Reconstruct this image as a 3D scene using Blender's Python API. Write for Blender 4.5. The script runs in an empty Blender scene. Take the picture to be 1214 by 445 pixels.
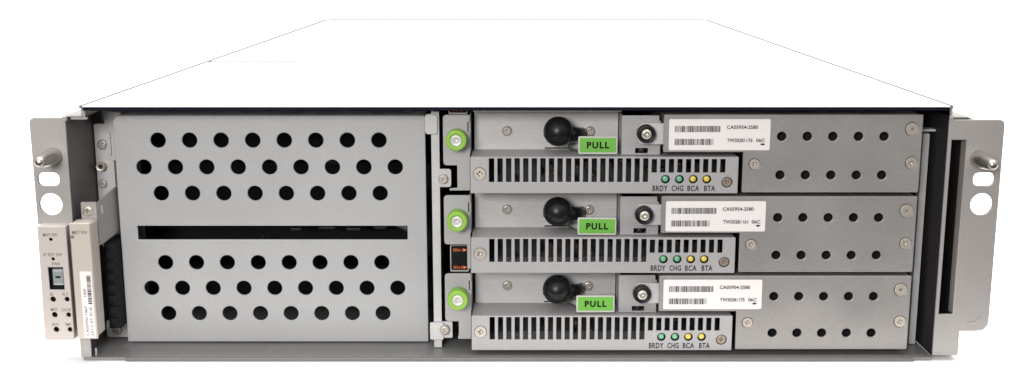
import bpy, bmesh, math, random
from mathutils import Vector, Matrix
random.seed(7)
R = math.radians
C = bpy.context.scene.collection
S = 0.001                                   # everything below is written in millimetres

# ------------------------------------------------------------------ camera, world, lamps, exposure
sc = bpy.context.scene
cam = bpy.data.cameras.new('camera'); cam_o = bpy.data.objects.new('camera', cam); C.objects.link(cam_o)
cam.sensor_width = 36; cam.lens = 36*1374/1214
cam.shift_x = -5.0/1214; cam.shift_y = 0
cam.clip_start = 0.02; cam.clip_end = 200
cam_o.location = (0, -0.5654, 0.2034); cam_o.rotation_euler = (R(90-11.4), 0, 0)
sc.camera = cam_o

w = bpy.data.worlds.new('World'); sc.world = w; w.use_nodes = True
nt = w.node_tree; bg = nt.nodes['Background']
tc = nt.nodes.new('ShaderNodeTexCoord'); sx = nt.nodes.new('ShaderNodeSeparateXYZ')
ramp = nt.nodes.new('ShaderNodeValToRGB')
nt.links.new(tc.outputs['Generated'], sx.inputs[0]); nt.links.new(sx.outputs['Z'], ramp.inputs[0])
mrz = nt.nodes.new('ShaderNodeMapRange'); mrz.inputs['From Min'].default_value = -1
nt.links.new(sx.outputs['Z'], mrz.inputs[0]); nt.links.new(mrz.outputs[0], ramp.inputs[0])
ce = ramp.color_ramp.elements
ce[0].position = .45; ce[0].color = (.05, .048, .045, 1); ce[1].position = .95; ce[1].color = (1, 1, 1, 1)
e = ce.new(.56); e.color = (.20, .195, .19, 1); e = ce.new(.72); e.color = (.55, .545, .54, 1)
nt.links.new(ramp.outputs[0], bg.inputs[0]); bg.inputs[1].default_value = 1.7

def area(name, loc, target, sx_, sy_, power, col=(1, 1, 1)):
    l = bpy.data.lights.new(name, 'AREA'); l.shape = 'RECTANGLE'; l.size = sx_; l.size_y = sy_
    l.energy = power; l.color = col
    o = bpy.data.objects.new(name, l); C.objects.link(o); o.location = loc
    d = Vector(target) - Vector(loc); o.rotation_euler = d.to_track_quat('-Z', 'Y').to_euler()
    return o
area('overhead_lamp', (-0.05, 0.13, 1.9), (-0.05, 0.14, 0), 1.6, 0.5, 62, (1, .985, .96))
area('front_lamp', (-0.24, -0.92, 0.36), (-0.05, 0, 0.07), 0.24, 0.24, 8.4, (1, .972, .945))
sc.view_settings.view_transform = 'Standard'; sc.view_settings.look = 'None'
sc.view_settings.exposure = 0; sc.view_settings.gamma = 1; sc.view_settings.use_curve_mapping = False

# ------------------------------------------------------------------ materials
def mat(name, col, rough=.5, metal=0., noise=0., nscale=300., bump=0., stretch=(1, 1, 1), spec=.5, coat=0.):
    m = bpy.data.materials.new(name); m.use_nodes = True
    n = m.node_tree.nodes; l = m.node_tree.links; b = n['Principled BSDF']
    b.inputs['Base Color'].default_value = (*col, 1); b.inputs['Roughness'].default_value = rough
    b.inputs['Metallic'].default_value = metal; b.inputs['Specular IOR Level'].default_value = spec
    b.inputs['Coat Weight'].default_value = coat
    if noise or bump:
        t = n.new('ShaderNodeTexCoord'); mp = n.new('ShaderNodeMapping'); mp.inputs['Scale'].default_value = stretch
        g = n.new('ShaderNodeNewGeometry')
        l.new(g.outputs['Position'], mp.inputs[0])
        nz = n.new('ShaderNodeTexNoise'); nz.inputs['Scale'].default_value = nscale; nz.inputs['Detail'].default_value = 5
        nz.inputs['Roughness'].default_value = .65
        l.new(mp.outputs[0], nz.inputs['Vector'])
        nb = n.new('ShaderNodeTexNoise'); nb.inputs['Scale'].default_value = 22; nb.inputs['Detail'].default_value = 3
        l.new(g.outputs['Position'], nb.inputs['Vector'])
        ad = n.new('ShaderNodeMath'); ad.operation = 'ADD'
        l.new(nz.outputs[0], ad.inputs[0]); l.new(nb.outputs[0], ad.inputs[1])
        mr = n.new('ShaderNodeMapRange'); mr.inputs['From Min'].default_value = .6; mr.inputs['From Max'].default_value = 1.4
        mr.inputs['To Min'].default_value = 1-noise; mr.inputs['To Max'].default_value = 1+noise
        l.new(ad.outputs[0], mr.inputs[0])
        mx = n.new('ShaderNodeVectorMath'); mx.operation = 'SCALE'; mx.inputs[0].default_value = col
        l.new(mr.outputs[0], mx.inputs['Scale']); l.new(mx.outputs[0], b.inputs['Base Color'])
        mq = n.new('ShaderNodeMapRange'); mq.inputs['From Min'].default_value = .3; mq.inputs['From Max'].default_value = .7
        mq.inputs['To Min'].default_value = max(.05, rough-.07); mq.inputs['To Max'].default_value = rough+.07
        l.new(nb.outputs[0], mq.inputs[0]); l.new(mq.outputs[0], b.inputs['Roughness'])
        if bump:
            bp = n.new('ShaderNodeBump'); bp.inputs['Strength'].default_value = bump; bp.inputs['Distance'].default_value = .0002
            l.new(nz.outputs[0], bp.inputs['Height']); l.new(bp.outputs[0], b.inputs['Normal'])
    return m
M = dict(
    floor=mat('white_floor', (.92, .92, .92), .9, 0, spec=.1),
    white=mat('white_cover_paint', (.86, .87, .87), .55, 0, .02, 200),
    edge_shade=mat('cover_edge_shade', (.16, .17, .17), .9, spec=0.),  # grey that draws the shading line round the cover
    joint=mat('pale_joint', (.03, .06, .065), .8, spec=0.),
    navy=mat('dark_gap_shade', (.006, .007, .014), .7, spec=.05),  # near black, shade of the gap put into the colour
    cage=mat('grey_cover_paint', (.325, .326, .328), .5, .1, .07, 600, .06),
    grey=mat('light_grey_paint', (.305, .300, .302), .5, .1, .06, 900, .05),
    galv=mat('galvanised_sheet', (.252, .240, .232), .38, .22, .14, 420, .08, (1, 1, 2.5)),
    plate=mat('zinc_plate', (.435, .430, .430), .40, .15, .13, 500, .08, (.5, 1, 2.5)),
    ear=mat('ear_steel', (.295, .278, .268), .45, .12, .10, 700, .06),
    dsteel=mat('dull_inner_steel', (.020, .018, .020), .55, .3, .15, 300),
    tray=mat('tray_steel', (.18, .178, .177), .45, .2, .12, 260, .05, (1, .4, 1)),
    chrome=mat('nickel_screw', (.66, .61, .55), .27, .75),
    steel=mat('dull_screw', (.46, .41, .36), .42, .55),
    black=mat('black_plastic', (.005, .005, .006), .36, spec=.28),
    soft=mat('black_rubber', (.012, .011, .012), .6),
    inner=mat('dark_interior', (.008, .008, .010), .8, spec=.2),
    green=mat('green_plastic', (.20, .375, .05), .5, 0, .06, 500, spec=.3),
    lime=mat('green_label', (.115, .335, .045), .5, 0, .06, 400, spec=.3),
    paper=mat('white_sticker', (.64, .61, .60), .55, 0, .02, 500),
    ink=mat('black_ink', (.004, .004, .004), .7, spec=.15),
    dink=mat('dark_grey_ink', (.022, .022, .025), .7, spec=.2),
    fink=mat('faded_ink', (.13, .105, .095), .7),
    beige=mat('beige_plastic', (.415, .372, .35), .5, 0, .03, 500, .03),
    cream=mat('cream_metal', (.415, .374, .332), .48, 0, .03, 500, .03),
    button=mat('grey_switch', (.20, .22, .225), .4),
    ledg=mat('green_lamp', (.14, .38, .22), .3, coat=.3),
    ledy=mat('yellow_lamp', (.62, .50, .10), .3, coat=.3),
    orange=mat('orange_ink', (.75, .17, .05), .6),
    board=mat('circuit_board', (.004, .007, .0065), .5),
    tabwhite=mat('pale_tab', (.41, .42, .39), .5),
    pocket=mat('pocket_steel', (.125, .115, .115), .5, .2, .10, 400),
    tarnish=mat('tarnished_screw', (.27, .22, .18), .4, .4),
    handle=mat('dark_handle', (.014, .014, .015), .4, 0, .3, 150),
    satin=mat('satin_insert', (.58, .57, .55), .42, .45),
    pin=mat('steel_pin', (.42, .39, .36), .3, .95),
    brass=mat('brown_metal', (.25, .16, .09), .4, .6),
)

# ------------------------------------------------------------------ helpers
def link(name, me, m, parent=None, loc=(0, 0, 0)):
    o = bpy.data.objects.new(name, me); C.objects.link(o)
    if m is not None:
        me.materials.clear(); me.materials.append(m)
    o.location = loc
    if parent is not None: o.parent = parent
    return o

def thing(name, label, cat, loc, group=None):
    o = bpy.data.objects.new(name, None); C.objects.link(o)
    o.empty_display_size = .01
    o.location = Vector(loc)*S; o['label'] = label; o['category'] = cat
    if group: o['group'] = group
    return o

def curve_mesh(cv):
    o = bpy.data.objects.new('tmp', cv); C.objects.link(o)
    dg = bpy.context.evaluated_depsgraph_get(); dg.update()
    me = bpy.data.meshes.new_from_object(o.evaluated_get(dg), depsgraph=dg)
    bpy.data.objects.remove(o); bpy.data.curves.remove(cv)
    return me

def to_xz(me, y, t):                        # curve plane -> facade plane, front face at y
    me.transform(Matrix(((S, 0, 0, 0), (0, 0, -S, (y+t/2)*S), (0, S, 0, 0), (0, 0, 0, 1))))
    return me

def rounded(pts, n=5):
    """pts: (x, z) or (x, z, radius) -> polygon with rounded corners"""
    out = []; k = len(pts)
    for i, p in enumerate(pts):
        r = p[2] if len(p) > 2 else 0
        P = Vector(p[:2])
        if r <= 0: out.append(P); continue
        a = (Vector(pts[i-1][:2])-P); b = (Vector(pts[(i+1) % k][:2])-P)
        la, lb = a.length, b.length; a.normalize(); b.normalize()
        ang = a.angle(b); d = min(r/math.tan(ang/2), la*.49, lb*.49)
        A, B = P+a*d, P+b*d
        for j in range(n+1):
            s = j/n; out.append(A*(1-s)**2+P*2*s*(1-s)+B*s*s)
    return out
def rect(x0, z0, x1, z1, r=0): return rounded([(x0, z0, r), (x1, z0, r), (x1, z1, r), (x0, z1, r)])
def circ(x, z, r, n=28): return [Vector((x+r*math.cos(2*math.pi*i/n), z+r*math.sin(2*math.pi*i/n))) for i in range(n)]

def sheet(outline, holes, y, t, bev=.15):
    """flat sheet with real holes and softened edges, front face at y, thickness t"""
    cv = bpy.data.curves.new('c', 'CURVE'); cv.dimensions = '2D'; cv.fill_mode = 'BOTH'
    cv.extrude = max(t/2-bev, .001); cv.bevel_depth = bev; cv.bevel_resolution = 1; cv.offset = -bev
    for pl in [outline]+list(holes):
        sp = cv.splines.new('POLY'); sp.points.add(len(pl)-1)
        for q, v in zip(sp.points, pl): q.co = (v[0], v[1], 0, 1)
        sp.use_cyclic_u = True
    return to_xz(curve_mesh(cv), y, t)

def text(s, xc, zc, h, width, y, bold=0., vertical=False, space=1.):
    """raised printed lettering, capital height h, fitted to a width, centred at xc, zc"""
    cv = bpy.data.curves.new('t', 'FONT'); cv.body = s; cv.size = 1; cv.extrude = .012; cv.offset = bold; cv.space_character = space
    cv.resolution_u = 3
    me = curve_mesh(cv)
    xs = [v.co.x for v in me.vertices]; ys = [v.co.y for v in me.vertices]
    x0, x1, y0, y1 = min(xs), max(xs), min(ys), max(ys)
    fx = width/(x1-x0); fy = h/(y1-y0)
    for v in me.vertices:
        px, pz = (v.co.x-(x0+x1)/2)*fx, (v.co.y-(y0+y1)/2)*fy
        if vertical: px, pz = -pz, px
        v.co = ((xc+px)*S, (y-v.co.z*2)*S, (zc+pz)*S)
    return me

class MB:
    def __init__(self): self.bm = bmesh.new()
    def box(self, x0, x1, y0, y1, z0, z1, bev=0., rot=None):
        r = bmesh.ops.create_cube(self.bm, size=1)
        vs = r['verts']
        for v in vs:
            v.co = Vector((x0+(v.co.x+.5)*(x1-x0), y0+(v.co.y+.5)*(y1-y0), z0+(v.co.z+.5)*(z1-z0)))
        if bev:
            es = list({e for v in vs for e in v.link_edges})
            r = bmesh.ops.bevel(self.bm, geom=es, offset=bev, segments=2, affect='EDGES', profile=.5)
            vs = [v for v in r['verts']]
        return self
    def lathe(self, prof, cx, cz, n=32, smooth=True):
        """prof: (radius, y) from the front centre outwards; axis along y"""
        rings = []
        for r, y in prof:
            if r < 1e-6: rings.append([self.bm.verts.new((cx, y, cz))])
            else: rings.append([self.bm.verts.new((cx+r*math.cos(2*math.pi*i/n), y, cz+r*math.sin(2*math.pi*i/n))) for i in range(n)])
        for a, b in zip(rings, rings[1:]):
            for i in range(n):
                j = (i+1) % n
                if len(a) == 1 and len(b) == 1: continue
                if len(a) == 1: f = self.bm.faces.new((a[0], b[i], b[j]))
                elif len(b) == 1: f = self.bm.faces.new((a[i], b[0], a[j]))
                else: f = self.bm.faces.new((a[i], b[i], b[j], a[j]))
                f.smooth = smooth
        return self
    def tube(self, pts, rads, n=12, flat=1.):
        rings = []
        for i, p in enumerate(pts):
            p = Vector(p); a = Vector(pts[max(i-1, 0)]); b = Vector(pts[min(i+1, len(pts)-1)])
            d = (b-a).normalized(); u = d.cross(Vector((0, 0, 1)))
            if u.length < 1e-3: u = Vector((1, 0, 0))
            u.normalize(); v = u.cross(d)
            rings.append([self.bm.verts.new(p+u*rads[i]*flat*math.cos(2*math.pi*k/n)+v*rads[i]*math.sin(2*math.pi*k/n)) for k in range(n)])
        for a, b in zip(rings, rings[1:]):
            for k in range(n):
                f = self.bm.faces.new((a[k], a[(k+1) % n], b[(k+1) % n], b[k])); f.smooth = True
        self.bm.faces.new(rings[0]); self.bm.faces.new(rings[-1][::-1])
        return self
    def sphere(self, c, r):
        q = bmesh.ops.create_uvsphere(self.bm, u_segments=40, v_segments=24, radius=r)
        for v in q['verts']:
            v.co += Vector(c)
            for f in v.link_faces: f.smooth = True
        return self
    def add(self, me):                      # take in a mesh already in metres
        b = bmesh.new(); b.from_mesh(me); b.transform(Matrix.Scale(1/S, 4))
        t = bpy.data.meshes.new('t'); b.to_mesh(t); b.free(); self.bm.from_mesh(t); bpy.data.meshes.remove(t)
        return self
    def mesh(self):
        bmesh.ops.recalc_face_normals(self.bm, faces=self.bm.faces)
        self.bm.transform(Matrix.Scale(S, 4))
        me = bpy.data.meshes.new('m'); self.bm.to_mesh(me); self.bm.free(); return me

def cross(cx, cz, r, w_, rot=0):
    pts = [(r, -w_), (r, w_), (w_, w_), (w_, r), (-w_, r), (-w_, w_), (-r, w_), (-r, -w_), (-w_, -w_), (-w_, -r), (w_, -r), (w_, -w_)]
    c, s = math.cos(rot), math.sin(rot)
    return [Vector((cx+a*c-b*s, cz+a*s+b*c)) for a, b in pts]

def screw(x, z, y, r, parent, kind='pan', m=None, loc=(0, 0, 0)):
    """cross-head screw seated on a surface at depth y, origin on its axis"""
    mb = MB()
    if kind == 'pan':
        d = r*.50
        mb.lathe([(r*.62, -d*.97), (r*.74, -d*.88), (r*.86, -d*.68), (r*.95, -d*.40), (r, -.12), (r, .3)], 0, 0)
        mb.add(sheet(circ(0, 0, r*.635, 32), [cross(0, 0, r*.46, r*.125)], -d*.97, .5, .03))
        mb.lathe([(0, -d*.97+2.0), (r*.45, -d*.97+1.4), (r*.62, -d*.97+.45)], 0, 0)
    elif kind == 'socket':
        mb.add(sheet(circ(0, 0, r, 36), [circ(0, 0, r*.27, 14)], -.28, .6, .14))
        mb.lathe([(0, 3.2), (r*.5, 2.6), (r*.62, .3)], 0, 0)
    else:
        mb.add(sheet(circ(0, 0, r, 36), [cross(0, 0, r*.48, r*.115)], -.28, .6, .14))
        mb.lathe([(0, 1.9), (r*.5, 1.2), (r*.62, .3)], 0, 0)
    o = link('screw', mb.mesh(), m or M['chrome'], parent, Vector((x, y, z))*S+Vector(loc))
    o.rotation_euler.y = random.uniform(0, 1.5)
    return o

def barcode(x0, x1, z0, z1, y, seed, vertical=False):
    rnd = random.Random(seed); mb = MB(); a, b = (z0, z1) if vertical else (x0, x1); p = a
    while p < b-.1:
        wd = rnd.choice((.22, .22, .42, .6)); q = min(p+wd, b)
        if vertical: mb.box(x0, x1, y-.04, y, p, q)
        else: mb.box(p, q, y-.04, y, z0, z1)
        p = q+rnd.choice((.2, .2, .38))
    return mb.mesh()

# ------------------------------------------------------------------ the setting
g = MB(); g.box(-9000, 9000, -46, 12000, -30, -1.35)
fl = link('floor', g.mesh(), M['floor']); fl['kind'] = 'structure'

# ------------------------------------------------------------------ rack enclosure
enc = thing('rack_enclosure', 'wide grey steel rack server chassis with white top cover and two mounting ears', 'server chassis', (0, 376, -1.2))
EL = tuple(-v*S for v in (0, 376, -1.2))
def ep(name, me, m, parent=None):           # part of the enclosure (or a sub-part of one of its parts)
    return link(name, me, m, parent or enc, EL if parent is None else (0, 0, 0))

# top cover: one sheet with clipped rear corners, a lap joint, and added dark strips for edge and front gap shade
bm = bmesh.new()
pts = [(-213.9, .4), (213.9, .4), (213.9, 743), (207, 751.6), (-207, 751.6), (-213.9, 743)]
lo = [bm.verts.new((x, y, 129.0)) for x, y in pts]; hi = [bm.verts.new((x, y, 130.0)) for x, y in pts]
bm.faces.new(hi); bm.faces.new(lo[::-1])
for i in range(6): bm.faces.new((lo[i], lo[(i+1) % 6], hi[(i+1) % 6], hi[i]))
mb = MB(); mb.bm.free(); mb.bm = bm
cover = ep('top_cover', mb.mesh(), M['white'])
edge_shade = [(-213.9, 0), (-213.9, 743), (-207, 751.6), (207, 751.6), (213.9, 743), (213.9, 0)]
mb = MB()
mb.tube([(x, y, 129.75) for x, y in edge_shade], [.85, 1.25, 1.25, 1.25, 1.25, .85], 8)
ep('edge_shade_line', mb.mesh(), M['edge_shade'], cover)  # added grey rim tube standing in for shading along the cover edge
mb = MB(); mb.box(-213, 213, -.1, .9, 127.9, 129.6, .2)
ep('front_gap_shade', mb.mesh(), M['navy'], cover)  # added dark strip painting the shade under the cover's front edge
mb = MB(); mb.box(-213.0, -152, 238, 241, 129.9, 130.3)
ep('lap_joint', mb.mesh(), M['joint'], cover)

# base tray with a folded front lip
mb = MB(); mb.box(-213.5, 213.5, 60.4, 752, -.7, .55); mb.box(-221.9, 213.2, -.2, 60.4, -.7, .55)
tray = ep('base_tray', mb.mesh(), M['tray'])
mb = MB(); mb.box(-200, 203.5, -1.6, -.1, -1.2, .75, .3)
ep('front_lip', mb.mesh(), M['pocket'], tray)

# sides: left pocket behind the ear, right wall
mb = MB()
mb.box(-223.2, -222, 1, 60, .2, 124.4); mb.box(-223.2, -205.9, 60, 61, .2, 124.4); mb.box(-214.6, -213.4, 61.2, 751, .8, 128.8)
ep('side_wall', mb.mesh(), M['pocket'])
mb = MB()
mb.box(-223.2, -213.6, 1.2, 52, 124.6, 125.3, .1); mb.box(-214.5, -213.6, 2, 60, 125.4, 128.9)
mb.box(-213.3, -212.4, 1.2, 2.4, 123.6, 128.2, .1); mb.box(-219.6, -211.6, 1.4, 3.0, 123.3, 124.4, .15); mb.box(-223.4, -221.2, -.6, 2.0, 122.6, 125.1, .4)
ep('corner_bracket', mb.mesh(), M['ear'])
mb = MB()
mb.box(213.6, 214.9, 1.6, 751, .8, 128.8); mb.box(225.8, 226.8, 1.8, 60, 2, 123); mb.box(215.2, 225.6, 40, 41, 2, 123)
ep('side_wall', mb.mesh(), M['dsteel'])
mb = MB()
mb.box(213.8, 222.6, .4, 30, 124.0, 124.9, .15); mb.box(213.6, 214.6, .6, 20, 125, 128.9, .1); mb.box(213.2, 215.2, -.5, 1.2, 123.3, 125.2, .4)
ep('corner_bracket', mb.mesh(), M['ear'])

# mounting ears with their holes
def ear_holes(s):
    return [rounded([(s*232.4-5.3, 90.1, 3.2), (s*232.4+5.3, 90.1, 3.2), (s*232.4+5.3, 96.9, 3.2), (s*232.4-5.3, 96.9, 3.2)]), circ(s*232.3, 80.8, 5.6, 36)]
def pin(s, z, parent):
    mb = MB(); mb.lathe([(0, -19.6), (1.3, -19.4), (2.2, -18.7), (2.7, -17.2), (3.4, -12), (4.1, -6), (4.3, .2)], s*228.9, z)
    ep('guide_pin', mb.mesh(), M['pin'], parent)
left = ep('mounting_ear', sheet(rounded([(-239.7, 70.6), (-222, 70.6), (-222, 124.4, .6), (-239.7, 124.4, 3)]), ear_holes(-1), 0, 1.6, .25), M['ear'])
pin(-1, 105.4, left)
mb = MB()
mb.add(sheet(rounded([(213.3, 1.6), (226, 1.6, .5), (226, 14.6, .5), (240.8, 14.6, 6), (240.6, 123.4, 3), (213.3, 123.4, .4)]),
             ear_holes(1)+[rect(215, 23.6, 222.3, 113.4)], 0, 1.5, .25))
mb.box(222.35, 223.1, 1.3, 6.8, 23.6, 113.4)
mb.tube([(229.6, -.05, 18.6), (232.5, -.15, 18.4), (235.0, -.15, 19.2), (236.6, -.1, 22)], [.35, .75, .75, .3], 10)
mb.box(213.5, 218, -.25, .1, 2.4, 3.0); 
right = ep('mounting_ear', mb.mesh(), M['ear'])
pin(1, 104.0, right)

# plate with screws in the pocket left of the perforated cover
mb = MB()
mb.add(sheet(rounded([(-221.4, 50), (-206.6, 50), (-206.6, 122.4, 1.5), (-215.6, 122.4, 1.5), (-215.6, 116.2), (-221.4, 116.2, 1.5)]), [circ(-218.3, 93.8, 1.5)], 36, 1, .15))
mb.add(sheet(rounded([(-215.4, 99.4), (-212.8, 99.4), (-212.8, 112, .8), (-215.4, 112, .8)]), [], 35.2, .7, .1))
inner = ep('screw_plate', mb.mesh(), M['plate'])
screw(-217.3, 105.2, 36, 2.9, inner)
mb = MB(); mb.lathe([(0, 44), (1.3, 43.8), (1.3, 33.2), (2.3, 33.0), (2.6, 33.3), (2.6, 36.2)], -218.3, 93.8, 12, False)
ep('standoff', mb.mesh(), M['steel'], inner)
screw(-218.5, 84.2, 36, 2.4, inner, m=M['steel'])
low = ep('corner_plate', sheet(rect(-220, 1.2, -206.8, 10.6, 1.2), [], 30, 1, .15), M['plate'])
screw(-214.2, 5.4, 30, 2.6, low, m=M['steel'])
mb = MB(); mb.box(-211.7, -210.6, 32, 35.9, 78, 97, .1)
ep('spring_strip', mb.mesh(), M['tabwhite'], inner)

# latch bracket above the service card: screw tab and a flank that slants back
bm = bmesh.new(); mb = MB(); mb.bm.free(); mb.bm = bm
def slab(a, b, z0, z1, z2, z3, t):
    A = [(a[0], a[1], z0), (b[0], b[1], z2), (b[0], b[1], z3), (a[0], a[1], z1)]
    v0 = [bm.verts.new(p) for p in A]; v1 = [bm.verts.new((p[0]-t, p[1]+.4, p[2])) for p in A]
    bm.faces.new(v0); bm.faces.new(v1[::-1])
    for i in range(4): bm.faces.new((v0[i], v0[(i+1) % 4], v1[(i+1) % 4], v1[i]))
slab((-211.0, 4.2), (-207.6, 26), 58.5, 80.2, 61.5, 85.0, .9)
mb.add(sheet(rect(-218.8, 70.5, -211.0, 81.2, .6), [], 3.6, 1, .15))
br = ep('latch_bracket', mb.mesh(), M['ear'])
screw(-215.3, 76.7, 3.6, 2.7, br)
mb = MB(); mb.box(-210.75, -210.0, 8.6, 10.2, 74.2, 78.4)
ep('slot_insert', mb.mesh(), M['tabwhite'], br)
# black connector block down in the pocket
mb = MB(); mb.box(-212.5, -206.6, 14, 34, 11.5, 57)
for k in range(7): mb.box(-211.6, -207.2, 12.6, 14.2, 14+k*6, 17.4+k*6, .3)
ep('connector_block', mb.mesh(), M['inner'])
# bottom left foot
mb = MB(); mb.add(sheet(rounded([(-223.2, .4, .8), (-217.8, .4), (-217.8, 14), (-223.2, 14)]), [], .2, 1, .2)); mb.box(-216.7, -215.8, 2.5, 3.4, .6, 4.6, .1)
ep('foot_flange', mb.mesh(), M['ear'])

# upright between the perforated cover and the modules
mb = MB()
mb.add(sheet(rounded([(-43, 1), (-38.9, 1), (-38.9, 6.2), (-33.3, 6.2, .8), (-33.3, 15.2, .8), (-38.9, 15.2), (-38.9, 86.8), (-33.1, 86.8, 1.5), (-33.1, 96.2, 1.5),
                      (-38.9, 96.2), (-38.9, 125.5), (-43, 125.5)]), [], 14, 1.2, .15))
mb.add(sheet(rect(-46, 114.2, -39.7, 124.4, 2), [], 12.6, 1.1, .15))
mb.add(sheet(rect(-45, 5.6, -38, 15.0, .7), [], 12.9, 1.0, .15))
mb.box(-43, -42.1, 15.4, 90, 1, 125.5)
post = ep('divider_post', mb.mesh(), M['plate'])
screw(-37.1, 91.0, 14, 2.7, post, m=M['steel']); screw(-37.3, 11.0, 12.9, 2.7, post, m=M['steel'])
# thin upright and cross bar at the right
mb = MB(); mb.box(207.9, 211.3, 20, 26, .8, 113.4, .3)
ep('side_rail', mb.mesh(), M['plate'])
mb = MB(); mb.box(203, 213.4, 18, 24, 114.8, 116.0, .2)
ep('cross_bar', mb.mesh(), M['plate'])
# black marker labels with orange lettering on pale carriers beside the modules
def marker(z0, z1, words):
    mb = MB(); mb.add(sheet(rect(-34.2, z0, -24.6, z1, .6), [], 16, 1, .12)); 
    o = ep('label_carrier', mb.mesh(), M['plate'])
    mb = MB(); mb.add(sheet(rect(-33.7, z0+.9, -25, z1-.2, .7), [], 15.8, .15, .03)); ep('marker_label', mb.mesh(), M['ink'], o)
    mb = MB()
    for s, z in words:
        mb.add(text(s, -30.2, z, 1.5, 4.8, 15.74))
        mb.add(sheet([Vector((-27.4, z-.85)), Vector((-25.4, z)), Vector((-27.4, z+.85))], [], 15.7, .06, .01))
    ep('lettering', mb.mesh(), M['orange'], o)
marker(41.6, 55.6, [('SDU-1', 53.3), ('SDU-0', 44.0)])
marker(123.9, 128.6, [('SDU-0', 126.2)])
# dark works inside
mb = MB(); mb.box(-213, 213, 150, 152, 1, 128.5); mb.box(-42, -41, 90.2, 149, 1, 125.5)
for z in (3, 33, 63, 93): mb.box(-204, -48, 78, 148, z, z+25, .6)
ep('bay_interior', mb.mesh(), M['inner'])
for k in range(4):
    mb = MB(); mb.box(-112+k*14, -105+k*14+(k*5) % 4, 52, 66, 61.0+(k*7) % 3*.6, 62.6+(k*7) % 3*.6, .5); ep('drive_handle', mb.mesh(), M['handle'])
    mb = MB(); mb.box(-122+k*15, -116+k*15+(k*3) % 4, 44, 60, 56.6+k % 2*.8, 58.2+k % 2*.8, .5); ep('drive_handle', mb.mesh(), M['handle'])
for p, q in (([(-92, 60, 66), (-84, 56, 62), (-74, 60, 55)], 1.5), ([(-80, 60, 68), (-70, 52, 62), (-58, 56, 55)], 2.4),
             ([(-140, 60, 50), (-138, 40, 44.5), (-136, 60, 38)], 1.2), ([(-110, 70, 100), (-106, 46, 96), (-100, 70, 90)], 1.6)):
    mb = MB(); mb.tube(p, [q]*3); ep('cable', mb.mesh(), M['plate'])

# ------------------------------------------------------------------ perforated cover over the left bay
pc = thing('perforated_cover', 'large light grey perforated metal panel with six rows of round holes and one long slot', 'panel', (-125.6, 22, 1.4))
hol = []
for z in (109.7, 81.9, 44.9, 17.1): hol += [circ(-183.75+16.19*i, z, 3.92) for i in range(8)]
for z in (95.7, 31.0): hol += [circ(-191.85+16.19*i, z, 3.92) for i in range(9)]
hol.append(rect(-197.3, 57.2, -56.6, 64.6))
mb = MB()
mb.add(sheet(rounded([(-206.2, 1.4, .5), (-46.6, 1.4, .5), (-46.6, 122.4, .6), (-204.2, 122.4, 1), (-206.2, 119.6, 1)]), hol, 22, 1.3, .3))
mb.box(-206.2, -205.1, 22.8, 48, 2, 119); mb.box(-204, -47, 22.8, 48, 121.2, 122.3); mb.box(-205, -47, 22.8, 40, 1.5, 2.5)
link('front_sheet', mb.mesh(), M['cage'], pc, tuple(-v*S for v in (-125.6, 22, 1.4)))

# ------------------------------------------------------------------ three controller modules
GM = 'controller modules stacked beside the perforated panel'
GB = 'battery packs stacked at the right'
Z0 = (85.8, 44.5, 3.3)
LM = ['uppermost grey controller module with black ball knob, directly under the white cover',
      'middle grey controller module, its green thumbscrew just above a black strip with orange lettering',
      'lowest grey controller module with black ball knob, just above the base tray']
def tab_mesh(kind):
    low = {0: [(-29.9, 12.6, .5), (-29.9, 1.0, .4), (-33.9, .6, 1.2), (-33.9, -.4), (-23.4, -.4)],
           1: [(-25.2, 12.6, .4), (-25.2, -.2), (-23.4, -.2)],
           2: [(-29.9, 12.6, .5), (-29.9, 6), (-30.5, 3.0, .5), (-23.4, 3.0)]}[kind]
    mb = MB()
    mb.add(sheet(rounded([(-23.4, 38.4, .5), (-36.9, 38.4, 2), (-36.9, 12.6, 2)]+low+[(-23.4, 29.6), (-24.5, 29.6), (-24.5, 34.6), (-23.4, 34.6)]), [], 12, 1.2, .18))
    mb.box(-24.0, -23.1, 13.0, 40, 18.6, 38.0)
    return mb.mesh()
base = (44, 3, 0)
m0 = thing('controller_module', LM[0], 'server module', (base[0], base[1], Z0[0]), GM)
ML = tuple(-v*S for v in base)
def mp(name, me, m, parent=None): return link(name, me, m, parent or m0, ML if parent is None else (0, 0, 0))
tab = mp('mounting_tab', tab_mesh(0), M['grey'])
mb = MB(); mb.lathe([(2.9, 5.2), (2.9, 2.7), (3.05, 2.4), (4.75, 2.35), (5.05, 2.6), (5.2, 3.1), (5.25, 8), (5.0, 11.0), (4.6, 12.2)], -29.85, 26.7, 48)
mp('thumbscrew', mb.mesh(), M['green'], tab)
mb = MB(); mb.lathe([(0, 4.6), (.8, 4.3), (1.1, 3.3), (1.9, 2.5), (2.3, 2.2), (2.75, 2.35), (2.88, 2.8), (2.88, 5.4)], -29.85, 26.7, 24)
mp('screw_insert', mb.mesh(), M['satin'], tab)

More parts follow.
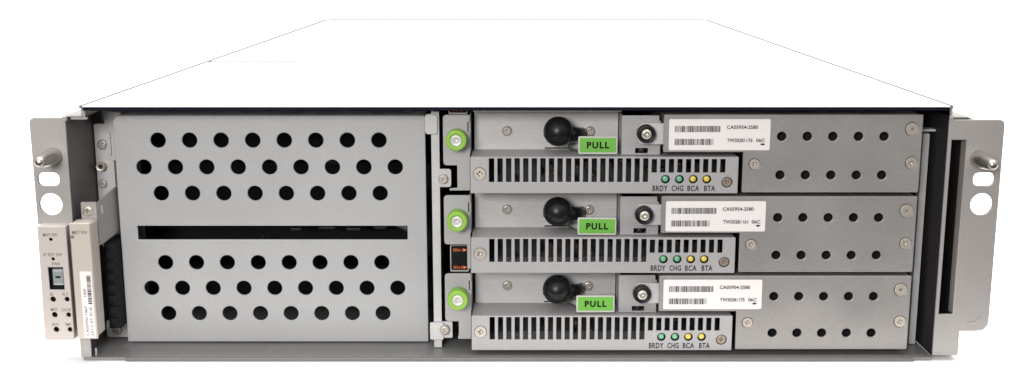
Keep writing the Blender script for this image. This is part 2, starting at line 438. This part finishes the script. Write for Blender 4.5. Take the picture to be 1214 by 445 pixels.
slots = [rect(-13.6+4.272*i, 5.7, -11.0+4.272*i, 17.75, .25) for i in range(19)]
slots += [rect(-13.6+4.272*i, 10.5, -11.0+4.272*i, 17.4, .25) for i in range(19, 28)]
LX = (74.6, 81.6, 88.5, 95.3)
slots += [circ(x, 7.1, 2.2) for x in LX]+[circ(-18.3, 9.9, 3.2), circ(105.45, 5.6, 2.75)]
mb = MB()
mb.add(sheet(rect(-22.9, 0, 110.8, 18.5, .5), slots, 3, 1.2, .22))
mb.box(-22.5, 110.4, 4.1, 26, 17.85, 18.45); mb.box(-22.6, -21.7, 4.1, 60, .3, 17.8); mb.box(109.8, 110.6, 4.1, 60, .3, 17.8); mb.box(-21.6, 109.7, 4.1, 60, .3, 1.0)
gr = mp('vent_grille', mb.mesh(), M['grey'])
screw(-18.3, 9.9, 3, 3.05, gr, 'flat', M['steel']); screw(105.45, 5.6, 3.9, 2.35, gr, 'flat', M['tarnish'])
for i, x in enumerate(LX):
    mb = MB(); mb.lathe([(2.16, 3.5), (2.16, 8.5), (0, 8.5)], x, 7.1, 24); mp('lamp_sleeve', mb.mesh(), M['inner'], gr)
    mb = MB(); mb.lathe([(0, 3.7), (1.0, 3.75), (1.45, 4.0), (1.6, 4.5), (1.6, 8)], x, 7.1, 24)
    mp('indicator_lamp', mb.mesh(), M['ledg'] if i < 2 else M['ledy'], gr)
mb = MB()
for s, x, wd in (('BRDY', 72.0, 7.6), ('CHG', 80.7, 5.9), ('BCA', 88.6, 5.9), ('BTA', 96.8, 5.6)): mb.add(text(s, x, 2.55, 2.95, wd, 2.98, .026, False, 1.1))
mp('lettering', mb.mesh(), M['dink'], gr)

mb = MB()
mb.add(sheet(rounded([(-21.6, 18.5), (52.4, 18.5), (52.4, 40.4), (-21.6, 40.4)]), [rect(14.8, 18.9, 28.3, 19.6)], 25, 1.2, .15))
mb.box(-21.6, 52.4, 8, 26, 40.5, 41.1)
fp = mp('face_plate', mb.mesh(), M['plate'])
screw(-4.75, 28.3, 25, 2.75, fp)
mb = MB(); mb.lathe([(0, 24.75), (4.6, 24.75), (4.7, 24.85), (4.7, 25.1)], 37.9, 28.3, 32, False); mp('washer', mb.mesh(), M['plate'], fp)
screw(38.0, 28.2, 24.5, 2.75, fp)

mb = MB(); mb.sphere((21.15, 12, 30), 7.5)
n = 48                                        # moulding seam round the ball
mb.tube([(21.15+7.25*math.cos(-math.pi+math.pi*i/n), 12+7.25*math.sin(-math.pi+math.pi*i/n)*.985, 27.9) for i in range(n+1)], [.26]*(n+1), 6)
mb.tube([(26.3, 13, 28.6), (29.5, 15, 28.2), (32, 18.0, 27.9), (34.2, 22.5, 27.6)], [4.0, 3.6, 3.2, 2.8], 8, .8)
mp('latch_knob', mb.mesh(), M['black'])
mb = MB()
mb.add(sheet(rect(30.9, 19.5, 50.5, 28.5, .9), [], 5, 1.1, .2))
mb.tube([(27.5, 24.5, 20.2), (31.5, 14, 21.6), (34, 6.6, 23)], [1.9, 2.2, 2.2], 4, .5)
pt = mp('pull_tab', mb.mesh(), M['tabwhite'])
mp('pull_label', sheet(rect(31.7, 20.5, 49.8, 27.75, .3), [], 4.9, .15, .03), M['lime'], pt)
mp('lettering', text('PULL', 40.8, 24.1, 3.4, 11.2, 4.88, .042, False, 1.22), M['ink'], pt)
mb = MB()
mb.add(sheet(rounded([(52.7, 18.7), (72.2, 18.7), (72.2, 36), (71.4, 36), (71.4, 38.6, .5), (52.7, 38.6, .4)]), [rect(59.7, 19.5, 66.1, 22.1, .3)], 8, 1.1, .2))
mb.box(52.75, 53.6, 9, 25, 18.7, 38.4)
bk = mp('bracket_plate', mb.mesh(), M['grey'])
mb = MB(); mb.lathe([(0, 10.2), (1.2, 10.2), (1.5, 10.5), (1.5, 12)], 63.0, 20.6); mp('stud', mb.mesh(), M['dsteel'], bk)
mb = MB(); mb.box(-20, 108, 30, 31, 1.4, 17.4); mb.box(-20, 108, 31.5, 60, 1.2, 2.2)
cb = mp('circuit_board', mb.mesh(), M['board'])
rnd = random.Random(3)
for k in range(12):
    x = -10+k*9.4+rnd.uniform(-2, 2); z = rnd.uniform(3, 11); a = rnd.uniform(1, 2.4)
    mb = MB(); mb.box(x, x+a, 30-rnd.uniform(4, 14), 29.9, z, z+rnd.uniform(1.5, 4), .1); mp('capacitor', mb.mesh(), M['dsteel'], cb)
for k in range(7):
    x = 18+k*11+rnd.uniform(-3, 3); z = rnd.uniform(7, 15)
    mb = MB(); mb.lathe([(0, 12), (.6, 12.1), (.8, 12.6), (.8, 29.9)], x, z, 10); mp('board_pin', mb.mesh(), M['brass'], cb)

# ------------------------------------------------------------------ three battery packs
SER = ('TW20281176', 'TW20281161', 'TW20281175')
LB = ['topmost galvanised battery pack with white barcode sticker, right under the white cover',
      'middle galvanised battery pack with white barcode sticker, between two other packs',
      'bottom galvanised battery pack with white barcode sticker, just above the base tray']
bb = (137, 3, 0)
b0 = thing('battery_pack', LB[0], 'battery', (bb[0], bb[1], Z0[0]), GB)
BL = tuple(-v*S for v in bb)
def bp_(name, me, m, parent=None): return link(name, me, m, parent or b0, BL if parent is None else (0, 0, 0))
def serial_mesh(s):
    mb = MB()
    mb.add(text('CA05954-2580', 112.0, 33.5, 1.8, 15.4, 2.72, .014)); mb.add(text(s, 110.9, 26.9, 1.8, 12.6, 2.72, .014)); mb.add(text('06C', 121.2, 26.9, 1.8, 4.4, 2.72, .014))
    mb.add(sheet([Vector((120.9, 24.9)), Vector((122.3, 24.3)), Vector((123.7, 24.9)), Vector((122.3, 25.5))], [], 2.72, .05, .01))
    return mb.mesh()
hol = [circ(131.75+12.7*i, z, 2.32, 24) for z in (28.8, 9.3) for i in range(5)]+[circ(196.2, 32.4, 3.34), circ(196.9, 15.4, 3.04), circ(118.8, 14.8, 2.74)]
mb = MB()
mb.add(sheet(rounded([(73.1, 20.9, .9), (112.9, 20.9), (112.9, .4, .9), (201.4, .4, 1.2), (201.4, 39.7, .6), (73.1, 39.7, .9)]), hol, 3, 1.4, .42))
mb.box(73.6, 112.6, 4.3, 70, 21.3, 22.1); mb.box(73.6, 74.4, 4.3, 70, 22.2, 39.3); mb.box(200.2, 201.0, 4.3, 380, .9, 39.2); mb.box(75, 200, 4.3, 380, 38.6, 39.3)
fpn = bp_('front_panel', mb.mesh(), M['galv'])
for x, z, r, k in ((196.2, 32.4, 3.2, 'socket'), (196.9, 15.4, 2.9, 'flat'), (118.8, 14.8, 2.6, 'flat')): screw(x, z, 3, r, fpn, k, M['steel'])
mb = MB(); mb.box(113.8, 199.8, 9, 380, .8, 38.2)
bp_('cell_block', mb.mesh(), M['inner'])
st = bp_('sticker', sheet(rect(75.7, 21.9, 125.9, 37.5, .9), [], 2.85, .14, .03), M['paper'])
lett = bp_('lettering', serial_mesh(SER[0]), M['dink'], st)
mb = MB(); mb.add(barcode(78.6, 101.1, 31.0, 34.1, 2.85, 5)); mb.add(barcode(78.6, 97.8, 24.5, 27.6, 2.85, 6))
bp_('barcode', mb.mesh(), M['dink'], st)
tb = bp_('mounting_tab', sheet(rounded([(60.6, 26.4), (62.6, 24.4), (74.2, 24.4), (74.2, 35.2), (62.6, 35.2), (60.6, 33.2)]), [], 5.2, 1.2, .25), M['plate'])
mb = MB(); mb.lathe([(2.75, 2.2), (2.8, .9), (3.2, .3), (4.0, .2), (4.45, .8), (4.6, 1.8), (4.6, 5.2), (4.3, 6.4)], 64.4, 30.2, 40)
bp_('captive_knob', mb.mesh(), M['black'], tb)
screw(64.4, 30.2, 1.2, 2.7, tb, 'pan')

# ------------------------------------------------------------------ the other two of each
def copy_tree(o, parent=None):
    c = o.copy(); C.objects.link(c)
    if parent is not None: c.parent = parent
    for ch in list(o.children): copy_tree(ch, c)
    return c
for i in (1, 2):
    c = copy_tree(m0); c.location.z = Z0[i]*S; c['label'] = LM[i]
    for k in c.children_recursive:
        if k.name.startswith('screw.'): k.rotation_euler.y = random.uniform(0, 1.5)
        if k.name.startswith('pull_tab'): k.rotation_euler.y = (0, .010, -.008)[i]*.5
    t = [k for k in c.children if k.name.startswith('mounting_tab')][0]
    t.data = tab_mesh(i); t.data.materials.append(M['grey'])
    c = copy_tree(b0); c.location.z = Z0[i]*S; c['label'] = LB[i]; c.location.x += (-.15*i)*S
    t = [k for k in c.children if k.name.startswith('sticker')][0]; t.location.x -= .0004; t.location.z += (0, -.0002, .0002)[i]
    for k in c.children_recursive:
        if k.name.startswith('screw.'): k.rotation_euler.y = random.uniform(0, 1.5)
    t = [k for k in t.children if k.name.startswith('lettering')][0]
    t.data = serial_mesh(SER[i]); t.data.materials.append(M['dink'])

# ------------------------------------------------------------------ operator panel and service card at the left ear
op = thing('operator_panel', 'narrow beige switch panel with grey power switch, below the left ear', 'control panel', (-230, -8, 12.3))
OL = tuple(-v*S for v in (-230, -8, 12.3))
def opp(name, me, m, parent=None): return link(name, me, m, parent or op, OL if parent is None else (0, 0, 0))
hol = [circ(-230.5, 64.7, .85), circ(-230.2, 54.7, .85), rect(-233.2, 38.8, -225.6, 50.5)]
for x0, x1, z in ((-231.8, -224.2, 33.9), (-231.6, -224.0, 25.8), (-231.4, -223.9+.0, 18.1)):
    hol += [circ(x0, z, 1.4), circ(x1-.6, z, 1.25)]
mb = MB()
mb.add(sheet(rounded([(-237.6, 12.4, .8), (-222.7, 12.4, .8), (-222.7, 71.4, .4), (-236.8, 71.4, .4)]), hol, -8, 1.4, .3))
mb.box(-237.2, -236.2, -7, 8, 12.8, 71.2); mb.box(-223.9, -222.9, -7, 8, 12.8, 71.2); mb.box(-236.1, -224, -6.8, 8, 70.3, 71.3); mb.box(-236.1, -224, -6.8, 8, 12.7, 13.7)
body = opp('panel_body', mb.mesh(), M['beige'])
mb = MB(); mb.box(-235.9, -224.1, -4.5, -3.6, 14, 70); opp('back_board', mb.mesh(), M['inner'], body)
mb = MB()
for s, x, z, wd in (('MNT SW', -230.6, 67.1, 7.2), ('IF RST SW', -230.0, 57.0, 9.2), ('PWR', -228.9, 52.2, 3.9), ('ID', -232.2, 36.6, 1.6), ('FLT', -225.3, 36.5, 2.9),
                    ('MNT', -231.6, 28.6, 3.4), ('CACHE', -225.6, 28.5, 4.9), ('RDY', -231.4, 20.8, 3.4), ('RMT', -225.0, 20.8, 3.0)):
    mb.add(text(s, x, z, 1.6, wd, -8.02, .012))
opp('lettering', mb.mesh(), M['fink'], body)
mb = MB(); mb.box(-231.3, -225.9, -7.4, -3, 41.0, 49.4, .5)
ps = opp('power_switch', mb.mesh(), M['button'])
mb = MB(); mb.box(-229.9, -227.3, -7.5, -7.3, 44.8, 45.8, .08); opp('switch_mark', mb.mesh(), M['ink'], ps)
mb = MB(); mb.box(-231.0, -226.0, -7.6, -7.3, 48.3, 48.8, .1); mb.box(-231.0, -226.0, -7.6, -7.3, 41.4, 41.9, .1); opp('switch_edge', mb.mesh(), M['tabwhite'], ps)

svc = thing('service_card', 'slim cream upright cover with vertical white barcode label, right of the beige switch panel', 'card module', (-215.5, -8, 13))
VL = tuple(-v*S for v in (-215.5, -8, 13))
def sv(name, me, m, parent=None): return link(name, me, m, parent or svc, VL if parent is None else (0, 0, 0))
mb = MB()
mb.add(sheet(rounded([(-220.9, 13.2, .3), (-210.7, 13.2, .5), (-210.9, 72.9, .5), (-220.9, 72.9, .4)]), [circ(-219.8, 65.9, .75)], -8, 1.2, .3))
mb.box(-211.7, -210.8, -7, 3, 14.5, 72.4, .2); mb.box(-220.8, -220, -7, 3, 14, 72.4); mb.box(-219.9, -211.8, -7, 3, 71.8, 72.6)
cb = sv('card_cover', mb.mesh(), M['cream'])
sv('lettering', text('MST SW', -215.9, 68.3, 1.7, 7.4, -8.02, .012), M['fink'], cb)
lb = sv('sticker', sheet(rect(-217.4, 13.9, -211.6, 48.4, .2), [], -8.12, .1, .02), M['paper'])
mb = MB(); mb.add(text('CA05950-1467', -215.6, 22.6, 1.35, 15.6, -8.16, 0, True)); mb.add(text('2015 07 01A', -213.2, 22.4, 1.35, 15.2, -8.16, 0, True)); mb.add(text('1000', -215.6, 37.4, 1.2, 4.2, -8.16, 0, True))
sv('lettering', mb.mesh(), M['dink'], lb)
sv('barcode', barcode(-214.2, -212.2, 31.5, 46.5, -8.12, 9, True), M['dink'], lb)
